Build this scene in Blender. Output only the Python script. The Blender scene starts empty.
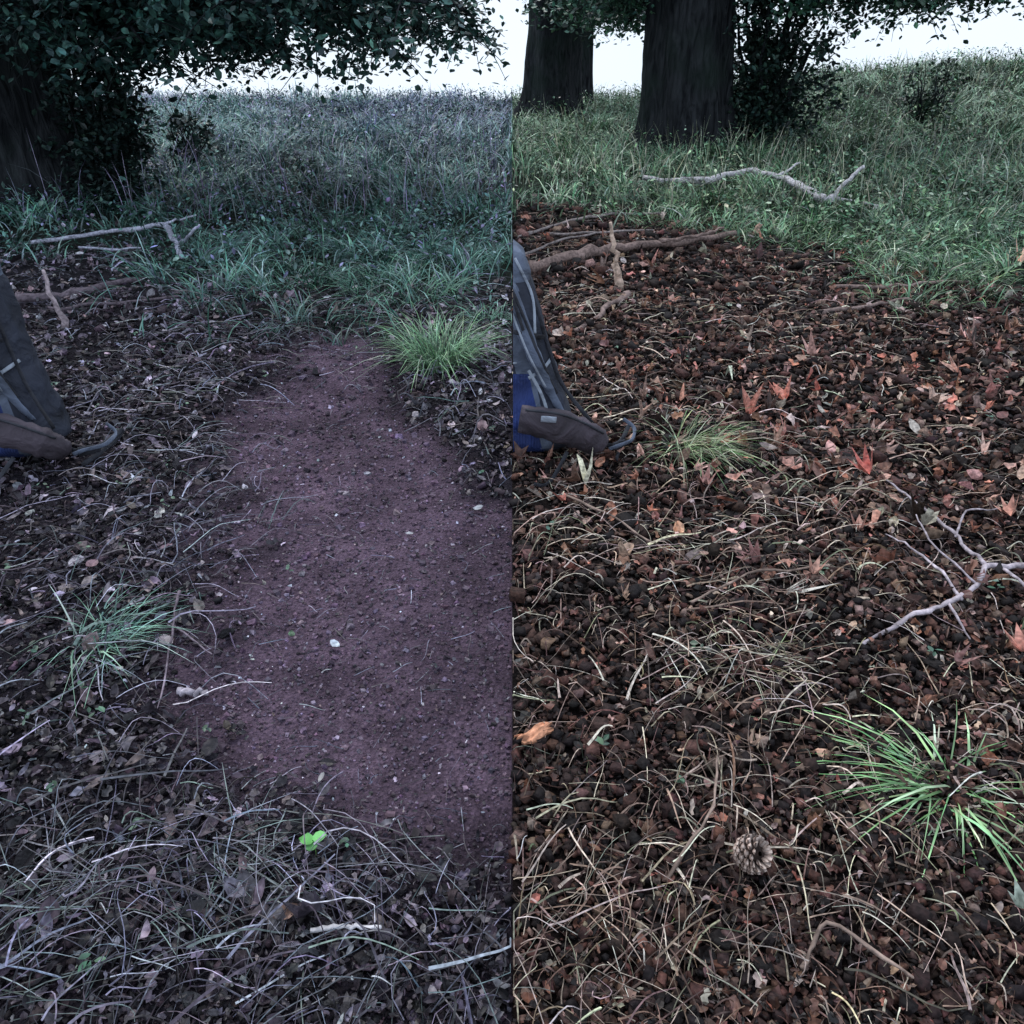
import bpy, math, numpy as np
from mathutils import Vector
R = np.random.default_rng(11)
U = R.uniform
scene = bpy.context.scene

# ---------------------------------------------------------------- helpers
def _hash(ix, iy, s):
    h = np.sin(ix*127.1 + iy*311.7 + s*74.7)*43758.5453
    return h-np.floor(h)
def vnoise(x, y, s=0.0):
    x = np.asarray(x, float); y = np.asarray(y, float)
    ix = np.floor(x); iy = np.floor(y); fx = x-ix; fy = y-iy
    fx = fx*fx*(3-2*fx); fy = fy*fy*(3-2*fy)
    a = _hash(ix, iy, s); b = _hash(ix+1, iy, s); c = _hash(ix, iy+1, s); d = _hash(ix+1, iy+1, s)
    return (a*(1-fx)+b*fx)*(1-fy)+(c*(1-fx)+d*fx)*fy
def fbm(x, y, s=0.0, o=3):
    v = 0; a = .5
    for i in range(o):
        v = v+a*vnoise(x*2**i, y*2**i, s+i*3.1); a *= .5
    return v/(1-.5**o)
def sm(a, b, x):
    t = np.clip((np.asarray(x, float)-a)/(b-a), 0, 1); return t*t*(3-2*t)
def path_mask(x, y):
    yy = [.75, .97, 1.13, 1.3, 1.52, 1.95, 2.44, 3.0, 3.56, 4.7, 5.1]
    xl = [-.02, -.18, -.44, -.72, -.90, -1.05, -1.10, -1.20, -1.24, -1.22, -1.0]
    yr = [2.3, 2.6, 3.0, 3.56, 4.7, 5.1]
    xr = [.4, -.12, -.28, -.5, -.84, -1.0]
    n = (fbm(x*2.6, y*2.6, 5)-.5)*.6+(fbm(x*9, y*9, 6)-.5)*.35
    l = np.interp(y, yy, xl)+n; r = np.interp(y, yr, xr)+n*.6
    m = sm(-.20, .34, x-l)*sm(-.14, .22, r-x)*sm(.8, 1.3, y)*(1-sm(4.5, 5.2, y))
    return np.where(x < 0, m, 0)
def grass_mask(x, y):
    """0 on bare / littered ground, 1 in the meadow"""
    eL = 5.6+1.6*sm(-1.5, -4, x); eR = 8.6-3.2*sm(.8, 3.6, x)
    e = np.where(x < 0, eL, eR)
    n = 2.6*(fbm(x*.9, y*.9, 13)-.5)+1.4*(fbm(x*3, y*3, 15)-.5)
    return sm(-1.3, 1.6, y+n-e)
def H(x, y):
    x = np.asarray(x, float); y = np.asarray(y, float)
    z = sm(6, 30, y)*(0.02+1.15*sm(1, 17, x))
    z = z+sm(4.5, 9, y)*(fbm(x*.5, y*.5, 2)-.5)*.25
    z = z-np.maximum(y-34, 0)*.085
    near = 1-sm(5, 9, y)
    pm = path_mask(x, y)
    z = z+near*((fbm(x*2, y*2, 9)-.5)*.07+(fbm(x*11, y*11, 4, 2)-.5)*.03*(1-.5*pm)-.02*pm)
    return z
def nrm(v):
    return v/np.maximum(np.linalg.norm(v, axis=-1, keepdims=True), 1e-9)

def mk(name, V, F, C=None, mat=None, parent=None, smooth=False, midx=None, mats=None):
    V = np.asarray(V, np.float32).reshape(-1, 3); F = np.asarray(F, np.int32)
    k = F.shape[1]
    me = bpy.data.meshes.new(name)
    me.vertices.add(len(V)); me.vertices.foreach_set('co', V.ravel())
    me.loops.add(F.size); me.loops.foreach_set('vertex_index', F.ravel())
    me.polygons.add(len(F)); me.polygons.foreach_set('loop_start', np.arange(0, F.size, k, dtype=np.int32))
    me.polygons.foreach_set('use_smooth', np.full(len(F), smooth))
    for m in (mats or [mat]):
        me.materials.append(m)
    if midx is not None:
        me.polygons.foreach_set('material_index', np.asarray(midx, np.int32))
    me.update(calc_edges=True); me.validate()
    if C is not None:
        C = np.asarray(C, np.float32).reshape(-1, 3)
        a = me.color_attributes.new('Col', 'FLOAT_COLOR', 'POINT')
        a.data.foreach_set('color', np.c_[C, np.ones(len(C))].astype(np.float32).ravel())
    ob = bpy.data.objects.new(name, me); scene.collection.objects.link(ob)
    if parent: ob.parent = parent
    return ob
def empty(name, loc=(0, 0, 0)):
    e = bpy.data.objects.new(name, None); scene.collection.objects.link(e); e.empty_display_size = .2
    return e
class Acc:
    def __init__(s): s.V = []; s.F = []; s.C = []; s.n = 0
    def add(s, V, F, C):
        V = V.reshape(-1, 3); s.V.append(V); s.F.append(F.reshape(-1, 4)+s.n)
        C = np.asarray(C, float)
        if C.ndim == 1: C = np.tile(C, (len(V), 1))
        s.C.append(C.reshape(-1, 3)); s.n += len(V)
    def out(s, name, mat, parent=None, smooth=False):
        return mk(name, np.concatenate(s.V), np.concatenate(s.F), np.concatenate(s.C), mat, parent, smooth)

def tubes(P, rad, sides=4, col=None, flat=1.0, ref=(.31, .17, .93)):
    P = np.asarray(P, float)
    if P.ndim == 2: P = P[None]
    N, K, _ = P.shape
    rad = np.broadcast_to(np.asarray(rad, float), (N, K))
    T = nrm(np.gradient(P, axis=1)); ref = np.asarray(ref, float)
    S = nrm(np.cross(T, np.broadcast_to(ref, T.shape))); B = np.cross(S, T)
    a = np.arange(sides)*2*np.pi/sides
    V = P[:, :, None]+rad[:, :, None, None]*(np.cos(a)[None, None, :, None]*S[:, :, None]+flat*np.sin(a)[None, None, :, None]*B[:, :, None])
    i = np.arange(K-1)[:, None]*sides; j = np.arange(sides)[None]; j2 = (j+1) % sides
    f = np.stack([i+j, i+j2, i+sides+j2, i+sides+j], -1).reshape(-1, 4)
    F = (np.arange(N)*K*sides)[:, None, None]+f[None]
    C = None
    if col is not None:
        col = np.asarray(col, float)
        if col.ndim == 1: col = np.tile(col, (N, 1))
        C = np.repeat(col, K*sides, axis=0)
    return V.reshape(-1, 3), F.reshape(-1, 4), C
def ribbons(P, side, w, col, tipfac=1.15):
    N, K, _ = P.shape
    V = np.stack([P-side[:, None]*w[..., None]/2, P+side[:, None]*w[..., None]/2], 2)
    i = np.arange(K-1)*2
    f = np.stack([i, i+1, i+3, i+2], -1)
    F = (np.arange(N)*K*2)[:, None, None]+f[None]
    g = np.linspace(.6, tipfac, K)[None, :, None, None]
    C = np.broadcast_to(col[:, None, None, :]*g, (N, K, 2, 3))
    return V.reshape(-1, 3), F.reshape(-1, 4), C.reshape(-1, 3)

def t_leaf():
    v = []; prof = [(0, .02), (.2, .24), (.5, .32), (.8, .19), (1, .01)]
    for y, w in prof:
        v += [(-w, y-.5, 0), (0, y-.5, -.06), (w, y-.5, 0)]
    f = []
    for i in range(4):
        for j in range(2):
            a = i*3+j; f.append((a, a+1, a+4, a+3))
    return np.array(v), np.array(f)
def t_broken():
    """torn leaf fragment with an uneven outline"""
    v = []; prof = [(.05, .10, .22), (.28, .30, .12), (.5, .16, .34), (.74, .28, .20), (.9, .05, .16)]
    for y, a, b in prof:
        v += [(-a, y-.5, 0), (.02, y-.5, -.06), (b, y-.5+.05, .02)]
    f = []
    for i in range(4):
        for j in range(2):
            a = i*3+j; f.append((a, a+1, a+4, a+3))
    return np.array(v), np.array(f)
def t_simple():
    return (np.array([(0, -.5, 0), (.3, -.12, .05), (.24, .22, .05), (0, .5, 0), (-.24, .22, .05), (-.3, -.12, .05)], float),
            np.array([(0, 1, 2, 3), (0, 3, 4, 5)]))
def t_maple():
    v = [(0, -.15, 0)]; rr = [.12, .38, .22, .5, .24, .6, .24, .5, .22, .38, .12, .3]
    an = np.radians([-75, -35, -15, 15, 45, 90, 135, 165, 195, 215, 255, 270])
    for r, a in zip(rr, an): v.append((r*math.cos(a), r*math.sin(a)-.05, 0))
    f = [(0, 1+i, 1+(i+1) % 12, 1+(i+2) % 12) for i in range(0, 12, 2)]
    return np.array(v, float), np.array(f)
TL, TS, TM, TB = t_leaf(), t_simple(), t_maple(), t_broken()
def inst(tpl, pos, yaw, pitch, roll, size, col, curl=None, aspect=None):
    v, f = tpl; N = len(pos)
    L = np.tile(v[None], (N, 1, 1))
    if aspect is not None: L[..., 0] *= aspect[:, None]
    if curl is not None:
        L[..., 2] += curl[:, None]*(L[..., 1]**2*1.6+L[..., 0]**2*2.0)+.10*curl[:, None]*np.sin(L[..., 1]*9+yaw[:, None])
    L = L*size[:, None, None]
    def rot(L, a, i, j):
        c = np.cos(a)[:, None]; s = np.sin(a)[:, None]; A = L[..., i]*c-L[..., j]*s; B = L[..., i]*s+L[..., j]*c
        L[..., i] = A; L[..., j] = B
    rot(L, roll, 0, 2); rot(L, pitch, 1, 2); rot(L, yaw, 0, 1)
    V = L+pos[:, None]
    F = (np.arange(N)*len(v))[:, None, None]+f[None]
    C = np.repeat(col, len(v), axis=0)
    return V.reshape(-1, 3), F.reshape(-1, 4), C
def pick(pal, wts, N, jit=.25):
    pal = np.array(pal, float); w = np.array(wts, float); w /= w.sum()
    c = pal[R.choice(len(pal), N, p=w)]
    return np.clip(c*(1+R.normal(0, jit, (N, 1)))*(1+R.normal(0, .07, (N, 3))), .003, .9)

# ---------------------------------------------------------------- materials
def newmat(name):
    m = bpy.data.materials.new(name); m.use_nodes = True
    nt = m.node_tree; nt.nodes.clear(); return m, nt, nt.nodes.new, nt.links.new
def mat_attr(name, rough=.7, nscale=60, bump=0.0, spec=.3, detail=1):
    m, nt, N, L = newmat(name)
    out = N('ShaderNodeOutputMaterial'); b = N('ShaderNodeBsdfPrincipled')
    at = N('ShaderNodeAttribute'); at.attribute_name = 'Col'
    tc = N('ShaderNodeTexCoord'); no = N('ShaderNodeTexNoise'); no.inputs['Scale'].default_value = nscale; no.inputs['Detail'].default_value = detail
    L(tc.outputs['Object'], no.inputs['Vector'])
    mr = N('ShaderNodeMapRange'); mr.inputs[1].default_value = .3; mr.inputs[2].default_value = .7; mr.inputs[3].default_value = .5; mr.inputs[4].default_value = 1.4
    L(no.outputs['Fac'], mr.inputs[0])
    mx = N('ShaderNodeMix'); mx.data_type = 'RGBA'; mx.blend_type = 'MULTIPLY'; mx.inputs[0].default_value = 1
    L(at.outputs['Color'], mx.inputs[6]); L(mr.outputs[0], mx.inputs[7])
    L(mx.outputs[2], b.inputs['Base Color']); b.inputs['Roughness'].default_value = rough
    b.inputs['Specular IOR Level'].default_value = spec
    if bump:
        bp = N('ShaderNodeBump'); bp.inputs['Strength'].default_value = bump; bp.inputs['Distance'].default_value = .01
        L(no.outputs['Fac'], bp.inputs['Height']); L(bp.outputs[0], b.inputs['Normal'])
    L(b.outputs[0], out.inputs[0])
    return m
M_leaf = mat_attr('green_leaf', .45, 25, 0, .4)
M_grass = mat_attr('grass_blade', .5, 12, 0, .4)
M_litter = mat_attr('dead_leaf', .5, 70, .4, .45)
M_straw = mat_attr('straw', .5, 90, 0, .4)
M_crumb = mat_attr('soil_crumb', .75, 80, .5, .3)
M_wood = mat_attr('dead_wood', .8, 45, .8, .2, 3)

def mat_bark():
    m, nt, N, L = newmat('bark')
    out = N('ShaderNodeOutputMaterial'); b = N('ShaderNodeBsdfPrincipled'); tc = N('ShaderNodeTexCoord')
    mp = N('ShaderNodeMapping'); mp.inputs['Scale'].default_value = (6, 6, 1.4); L(tc.outputs['Object'], mp.inputs[0])
    n1 = N('ShaderNodeTexNoise'); n1.inputs['Scale'].default_value = 2.2; n1.inputs['Detail'].default_value = 8; n1.inputs['Distortion'].default_value = .8; L(mp.outputs[0], n1.inputs['Vector'])
    n2 = N('ShaderNodeTexNoise'); n2.inputs['Scale'].default_value = 1.3; n2.inputs['Detail'].default_value = 5; L(tc.outputs['Object'], n2.inputs['Vector'])
    r = N('ShaderNodeValToRGB'); r.color_ramp.elements[0].position = .35; r.color_ramp.elements[0].color = (.005, .006, .008, 1)
    r.color_ramp.elements[1].position = .75; r.color_ramp.elements[1].color = (.042, .047, .052, 1); L(n1.outputs['Fac'], r.inputs[0])
    r2 = N('ShaderNodeValToRGB'); r2.color_ramp.elements[0].position = .5; r2.color_ramp.elements[0].color = (0, 0, 0, 1); r2.color_ramp.elements[1].position = .66; r2.color_ramp.elements[1].color = (.6, .6, .6, 1)
    L(n2.outputs['Fac'], r2.inputs[0])
    mx = N('ShaderNodeMix'); mx.data_type = 'RGBA'; L(r2.outputs[0], mx.inputs[0]); L(r.outputs[0], mx.inputs[6]); mx.inputs[7].default_value = (.016, .028, .022, 1)
    L(mx.outputs[2], b.inputs['Base Color']); b.inputs['Roughness'].default_value = .85; b.inputs['Specular IOR Level'].default_value = .15
    bp = N('ShaderNodeBump'); bp.inputs['Strength'].default_value = .9; bp.inputs['Distance'].default_value = .06; L(n1.outputs['Fac'], bp.inputs['Height']); L(bp.outputs[0], b.inputs['Normal'])
    L(b.outputs[0], out.inputs[0]); return m
M_bark = mat_bark()

def mat_ground():
    m, nt, N, L = newmat('ground_soil')
    out = N('ShaderNodeOutputMaterial'); b = N('ShaderNodeBsdfPrincipled'); tc = N('ShaderNodeTexCoord')
    at = N('ShaderNodeAttribute'); at.attribute_name = 'Col'
    n1 = N('ShaderNodeTexNoise'); n1.inputs['Scale'].default_value = 5; n1.inputs['Detail'].default_value = 6; n1.inputs['Roughness'].default_value = .7; L(tc.outputs['Object'], n1.inputs['Vector'])
    n2 = N('ShaderNodeTexNoise'); n2.inputs['Scale'].default_value = 90; n2.inputs['Detail'].default_value = 4; n2.inputs['Roughness'].default_value = .7; L(tc.outputs['Object'], n2.inputs['Vector'])
    vo = N('ShaderNodeTexVoronoi'); vo.inputs['Scale'].default_value = 110; L(tc.outputs['Object'], vo.inputs['Vector'])
    mr = N('ShaderNodeMapRange'); mr.inputs[1].default_value = .3; mr.inputs[2].default_value = .7; mr.inputs[3].default_value = .5; mr.inputs[4].default_value = 1.5; L(n1.outputs['Fac'], mr.inputs[0])
    mr2 = N('ShaderNodeMapRange'); mr2.inputs[1].default_value = .3; mr2.inputs[2].default_value = .7; mr2.inputs[3].default_value = .4; mr2.inputs[4].default_value = 1.6; L(n2.outputs['Fac'], mr2.inputs[0])
    mu = N('ShaderNodeMath'); mu.operation = 'MULTIPLY'; L(mr.outputs[0], mu.inputs[0]); L(mr2.outputs[0], mu.inputs[1])
    mx = N('ShaderNodeMix'); mx.data_type = 'RGBA'; mx.blend_type = 'MULTIPLY'; mx.inputs[0].default_value = 1
    L(at.outputs['Color'], mx.inputs[6]); L(mu.outputs[0], mx.inputs[7])
    L(mx.outputs[2], b.inputs['Base Color']); b.inputs['Roughness'].default_value = .92; b.inputs['Specular IOR Level'].default_value = .15
    ad = N('ShaderNodeMath'); ad.operation = 'ADD'; L(n2.outputs['Fac'], ad.inputs[0]); L(vo.outputs['Distance'], ad.inputs[1])
    bp = N('ShaderNodeBump'); bp.inputs['Strength'].default_value = .9; bp.inputs['Distance'].default_value = .014; L(ad.outputs[0], bp.inputs['Height']); L(bp.outputs[0], b.inputs['Normal'])
    L(b.outputs[0], out.inputs[0]); return m
M_ground = mat_ground()

# ---------------------------------------------------------------- ground
xs = np.unique(np.concatenate([np.array([-600, -300, -150, -80, -50, -35]), np.arange(-28, -3, .4), np.arange(-3, -.005, .025), [-.002, .002], np.arange(.025, 3, .025), np.arange(3, 28, .4), [35, 50, 80, 150, 300, 600]]))
ys = np.unique(np.concatenate([[-60, -20, -8, -3, -1, 0], np.arange(.2, 5.5, .025), np.arange(5.5, 36, .25), [38, 42, 50, 65, 90, 140, 220, 350, 600]]))
X, Y = np.meshgrid(xs, ys)
Z = H(X, Y); Z = np.where(Y < 0, H(X, np.maximum(Y, 0)), Z)
nx, ny = len(xs), len(ys)
ii = (np.arange(ny-1)[:, None]*nx+np.arange(nx-1)[None]).ravel()
F = np.stack([ii, ii+1, ii+nx+1, ii+nx], -1)
pm = path_mask(X, Y)[..., None]
litL = np.array([.024, .020, .028]); pathc = np.array([.094, .064, .090]); litR = np.array([.013, .008, .0075]); gr = np.array([.022, .032, .022])  # litter ground coloured extra dark to stand for shadow between the leaves
def soiltone(x, y): return (.25+1.0*fbm(x*1.5, y*1.5, 21)+.75*sm(.35, .95, path_mask(x, y))*fbm(x*.9+3, y*.9, 27))
C = np.where(X[..., None] < 0, litL*(1-pm)+pathc*pm, litR)
C = C*soiltone(X, Y)[..., None]
g = grass_mask(X, Y)[..., None]; C = C*(1-g)+gr*g
mk('ground', np.stack([X, Y, Z], -1), F, C, M_ground, smooth=True)

def samp(N, y0, y1, side, p=1.0, pad=.25):
    u = U(0, 1, N)
    if abs(p) < 1e-6: y = y0*(y1/y0)**u
    else: y = (y0**p+u*(y1**p-y0**p))**(1/p)
    half = .64*(y*.93+.62)+pad
    x = U(0.004, 1, N)*half*side
    return x, y

def lumps(x, y, size, col, zoff=.3):
    N = len(x)
    v = np.array([(a, b, c) for a in (-1, 1) for b in (-1, 1) for c in (-1, 1)], float)*.58
    f = np.array([(0, 1, 3, 2), (4, 6, 7, 5), (0, 4, 5, 1), (2, 3, 7, 6), (0, 2, 6, 4), (1, 5, 7, 3)])
    L = v[None]*(1+R.normal(0, .28, (N, 8, 3)))*np.stack([U(.7, 1.3, N), U(.7, 1.3, N), U(.5, 1, N)], -1)[:, None]
    a = U(0, 6.28, N)[:, None]; t = U(-.8, .8, N)[:, None]
    x1 = L[..., 0]*np.cos(t)-L[..., 2]*np.sin(t); z1 = L[..., 0]*np.sin(t)+L[..., 2]*np.cos(t)
    x2 = x1*np.cos(a)-L[..., 1]*np.sin(a); y2 = x1*np.sin(a)+L[..., 1]*np.cos(a)
    L = np.stack([x2, y2, z1], -1)*size[:, None, None]
    P = np.stack([x, y, H(x, y)+size*zoff], -1)
    V = L+P[:, None]; F = (np.arange(N)*8)[:, None, None]+f[None]
    return V.reshape(-1, 3), F.reshape(-1, 4), np.repeat(col, 8, axis=0)

A = Acc()
x, y = samp(40000, .6, 5.4, -1, .6)
pmv = path_mask(x, y)[:, None]
col = pick([(.100, .069, .096), (.055, .040, .056), (.16, .125, .165), (.46, .45, .54)], [6, 3.6, 1.8, .14], len(x))
col = col*soiltone(x, y)[:, None]*(.35+.65*pmv)
sz = R.gamma(1.8, .0014, len(x))+.0009; sz *= (.7+.25*y)
A.add(*lumps(x, y, sz, col))
A.out('soil_crumbs', M_crumb)
A = Acc()
x, y = samp(34000, .6, 9, 1, .3); k = grass_mask(x, y) < .6; x, y = x[k], y[k]
col = pick([(.036, .020, .017), (.085, .040, .031), (.012, .008, .008), (.19, .125, .10)], [4, 3, 4, 1], len(x))
sz = (R.gamma(3, .0022, len(x))+.0022)*(.75+.2*y)
A.add(*lumps(x, y, sz, col, .8))
x, y = samp(9000, .6, 5, -1, .4); k = path_mask(x, y) < U(0, .8, len(x)); x, y = x[k], y[k]
sz = (R.gamma(3, .0018, len(x))+.002)*(.75+.2*y)
A.add(*lumps(x, y, sz, pick([(.035, .026, .033), (.065, .046, .056), (.012, .010, .013)], [3, 2, 3], len(x)), .6))
A.out('beech_nut_husks', M_crumb, smooth=True)

# ---------------------------------------------------------------- fallen leaves
A = Acc()
def leaves(x, y, s, pal, w, zmax=.03, tpl=TL, tilt=.45, curl=.7, dark=True):
    N = len(x); col = pick(pal, w, N, .35)
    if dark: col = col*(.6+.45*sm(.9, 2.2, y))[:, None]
    P = np.stack([x, y, H(x, y)+.006+U(0, zmax, N)], -1)
    A.add(*inst(tpl, P, U(0, 6.28, N), R.normal(0, tilt, N), R.normal(0, tilt, N), s, col, R.normal(0, curl, N), U(.45, 1.15, N)))
PR = [(.11, .055, .042), (.25, .125, .090), (.52, .33, .26), (.026, .017, .014), (.50, .42, .35), (.40, .165, .115)]
PLf = [(.09, .074, .092), (.20, .17, .21), (.42, .39, .46), (.022, .019, .025), (.20, .15, .16)]
x, y = samp(24000, .6, 10, 1, .25)
k = (U(0, 1, len(x)) > grass_mask(x, y)*.9)&(U(0, 1, len(x)) < .12+1.1*fbm(x*2.2, y*2.2, 31)**1.4); x, y = x[k], y[k]
h_ = len(x)//2
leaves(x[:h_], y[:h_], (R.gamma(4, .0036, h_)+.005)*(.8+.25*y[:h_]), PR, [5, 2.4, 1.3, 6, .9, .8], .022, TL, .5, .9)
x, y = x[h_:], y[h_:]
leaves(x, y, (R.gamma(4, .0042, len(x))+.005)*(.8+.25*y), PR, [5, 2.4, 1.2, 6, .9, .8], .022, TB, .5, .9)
x, y = samp(2300, 2.1, 8, 1, .9)
k = (U(0, 1, len(x)) < .05+1.4*fbm(x*1.3, y*1.3, 51)**2)&(grass_mask(x, y) < U(.2, 1, len(x))); x, y = x[k], y[k]
leaves(x, y, U(.035, .09, len(x)), PR, [2.4, 3, 3, 1.6, 1.2, 2.4], .05, TL, .5, 1.2)
x, y = samp(280, 1.9, 6.5, 1, 1.2)
leaves(x, y, U(.05, .10, len(x)), PR, [2, 3, 3.4, 1, 1, 2.4], .05, TM, .6, 1.8)
for cx, cy, n in [(.95, 3.3, 70), (1.45, 2.7, 50), (1.3, 3.9, 60), (.55, 4.2, 30), (1.9, 3.6, 40), (1.1, 3.0, 30)]:
    x = np.abs(R.normal(cx, .25, n))+.01; y = R.normal(cy, .3, n)
    leaves(x, y, U(.035, .085, n), PR, [1, 3, 4, 1, 1, 4], .05, TB, .5, 1.1)
x, y = samp(22000, .6, 8.5, -1, .35)
k = (U(0, 1, len(x)) > grass_mask(x, y)*.9)&(path_mask(x, y) < U(.0, .85, len(x))**1.3)&(U(0, 1, len(x)) < .25+1.1*fbm(x*2.2, y*2.2, 33)**1.3); x, y = x[k], y[k]
h_ = len(x)//2
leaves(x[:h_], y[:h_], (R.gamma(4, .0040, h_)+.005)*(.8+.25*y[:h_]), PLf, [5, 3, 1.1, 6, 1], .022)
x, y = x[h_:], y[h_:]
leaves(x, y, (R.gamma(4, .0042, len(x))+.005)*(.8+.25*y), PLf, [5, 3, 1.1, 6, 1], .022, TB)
x, y = samp(1100, .8, 7, -1, 1.0); k = (path_mask(x, y) < U(0, .5, len(x)))&(grass_mask(x, y) < .6); x, y = x[k], y[k]
leaves(x, y, U(.03, .07, len(x)), PLf, [3, 3, 1.6, 2, 2.4], .04)
x, y = samp(3600, .9, 4.8, -1, .5)
leaves(x, y, U(.005, .016, len(x))*(.7+.2*y), PLf, [4, 4, 1.4, 6, 1.6], .008, TB, dark=False)
for px, py, s, c in [(1.35, 1.68, .075, (.72, .34, .26)), (1.72, 2.42, .10, (.6, .3, .22)), (1.33, 2.70, .12, (.6, .18, .14)), (1.05, 3.35, .13, (.6, .26, .19)),
                     (1.25, 3.5, .13, (.55, .2, .14)), (.9, 2.0, .06, (.5, .28, .21)), (1.15, 1.62, .07, (.35, .2, .18)), (.72, 2.65, .09, (.5, .28, .24)), (1.9, 3.4, .12, (.55, .38, .3)),
                     (.55, 1.35, .05, (.4, .27, .2)), (.95, .95, .055, (.35, .4, .33)), (.32, 1.9, .05, (.5, .32, .22)), (1.62, 2.1, .09, (.6, .37, .3)), (1.05, 2.95, .10, (.5, .32, .24)), (1.55, 4.0, .14, (.55, .32, .27))]:
    A.add(*inst(TM, np.array([[px, py, H(px, py)+.045]]), U(0, 6, 1), U(-.3, .5, 1), U(-.4, .4, 1), np.array([s]), np.array([c]), U(1.0, 2.0, 1)))
for px, py, s, c in [(-.49, 1.76, .036, (.6, .66, .72)), (-.95, 1.75, .06, (.3, .26, .28)), (-.62, 1.8, .03, (.12, .2, .12)), (-.35, 2.35, .03, (.4, .4, .42)), (-.12, 2.5, .04, (.35, .36, .38)), (-1.35, 2.1, .08, (.35, .33, .37)), (-.55, 2.75, .05, (.3, .3, .36)), (-.42, .93, .05, (.32, .2, .16))]:
    A.add(*inst(TL, np.array([[px, py, H(px, py)+.02]]), U(0, 6, 1), U(-.3, .3, 1), U(-.3, .3, 1), np.array([s]), np.array([c]), U(.2, .9, 1), np.array([1.0])))
A.out('fallen_leaves', M_litter)

# ---------------------------------------------------------------- straw & twigs on ground
def straws(A, x, y, length, rad, col, curv=.35, lift=.02, sides=3, yaw=None):
    N = len(x); K = 8; yaw = U(0, 6.28, N) if yaw is None else R.normal(yaw, .55, N)
    cv = curv*R.gamma(1.1, .9, N)
    k1 = R.normal(0, 1.0, N)*cv; k2 = R.normal(0, 1.8, N)*cv
    s = np.linspace(-.5, .5, K)[None]; th = yaw[:, None]+k1[:, None]*s+k2[:, None]*(s**2)*2
    d = np.stack([np.cos(th), np.sin(th)], -1)*(length/(K-1))[:, None, None]
    P2 = np.cumsum(d, 1); P2 -= P2.mean(1, keepdims=True); P2 += np.stack([x, y], -1)[:, None]
    ks = np.sign(x)[:, None]; P2[..., 0] = np.where(P2[..., 0]*ks < .003, .003*ks, P2[..., 0])
    z = H(P2[..., 0], P2[..., 1])+.012+U(0, lift, N)[:, None]+(U(0, lift*1.2, N)[:, None])*np.cos(s*np.pi*U(.5, 2, N)[:, None]+U(-1, 1, N)[:, None])
    P = np.concatenate([P2, z[..., None]], -1)
    r = rad[:, None]*np.linspace(1.1, .5, K)[None]
    A.add(*tubes(P, r, sides, col))
A = Acc()
SR = [(.48, .38, .30), (.25, .16, .12), (.09, .055, .042), (.66, .58, .47), (.2, .20, .13)]
SL = [(.22, .22, .28), (.11, .10, .12), (.42, .42, .52), (.06, .05, .06), (.14, .18, .18)]
x, y = samp(7600, .6, 9, 1, .3); k = (U(0, 1, len(x)) < .15+1.1*fbm(x*1.6, y*1.6, 71)**1.4)&(grass_mask(x, y) < .6); x, y = x[k], y[k]
straws(A, x, y, R.gamma(2.0, .032, len(x))*(.8+.14*y)+.015, R.gamma(4, .00025, len(x))*(.75+.28*y)+.0002, pick(SR, [3, 3, 3, 1.6, .5], len(x), .35))
for cx, cy, n, rr, yw in [(.25, 1.0, 36, .22, .9), (.62, 1.65, 60, .22, 0), (.35, 1.5, 24, .22, 1.5), (.75, 2.2, 80, .4, .1), (.3, 2.3, 50, .3, .3), (1.0, 2.6, 50, .4, 0), (1.1, 1.2, 14, .2, 2.5), (.12, .85, 36, .15, .9), (.5, 1.25, 18, .2, .8), (.6, 3.4, 60, .5, .1), (1.2, 4.6, 60, .7, .1), (.5, 5.2, 50, .4, .2), (1.7, 3.0, 40, .4, 0)]:
    x = np.abs(R.normal(cx, rr*.6, n))+.01; y = R.normal(cy, rr*.5, n)
    straws(A, x, y, U(.07, .24, n), R.gamma(5, .00025, n)*(.8+.2*cy), pick(SR, [4, 2, 1, 3.5, 1], n), lift=.04, yaw=yw)
x, y = samp(5200, .6, 7.5, -1, .3); k = (path_mask(x, y) < U(0, .8, len(x)))&(U(0, 1, len(x)) < .15+1.2*fbm(x*1.6, y*1.6, 77)**1.4)&(grass_mask(x, y) < .6); x, y = x[k], y[k]
straws(A, x, y, R.gamma(2.2, .038, len(x))*(.8+.18*y)+.02, R.gamma(4, .00026, len(x))*(.75+.28*y)+.0002, pick(SL, [3, 3, 1.5, 4, 1], len(x), .4))
x, y = samp(800, 1.0, 4.8, -1, .5)
straws(A, x, y, U(.015, .09, len(x)), U(.0005, .0011, len(x))*(.75+.28*y), pick(SL, [3, 4, 1.3, 4, 0], len(x)), lift=.004)
for cx, cy, n, rx, ry, yw in [(-.78, .84, 50, .2, .10, 1.2), (-.62, .98, 60, .14, .08, .2), (-.35, 1.0, 34, .12, .07, -.5), (-.95, 1.15, 28, .22, .12, 1.0), (-.35, .8, 34, .2, .06, .3), (-1.0, 1.5, 30, .14, .2, .2), (-1.35, 1.9, 40, .25, .25, .8), (-1.05, 2.4, 60, .15, .35, 1.2), (-1.55, 3.0, 90, .3, .5, .6), (-1.5, 4.2, 120, .5, .5, 0), (-.15, 3.7, 50, .15, .4, 1.5), (-.12, .85, 14, .1, .1, 1.5)]:
    x = -np.abs(R.normal(cx, rx, n))-.01; y = np.maximum(R.normal(cy, ry, n), .55)
    straws(A, x, y, U(.08, .27, n), R.gamma(4, .00026, n)*(.8+.2*cy)+.0002, pick(SL, [4, 3, 1.6, 2.5, 1.5], n, .4), curv=.7, lift=.05, yaw=yw)
A.out('dry_straw', M_straw)

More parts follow.
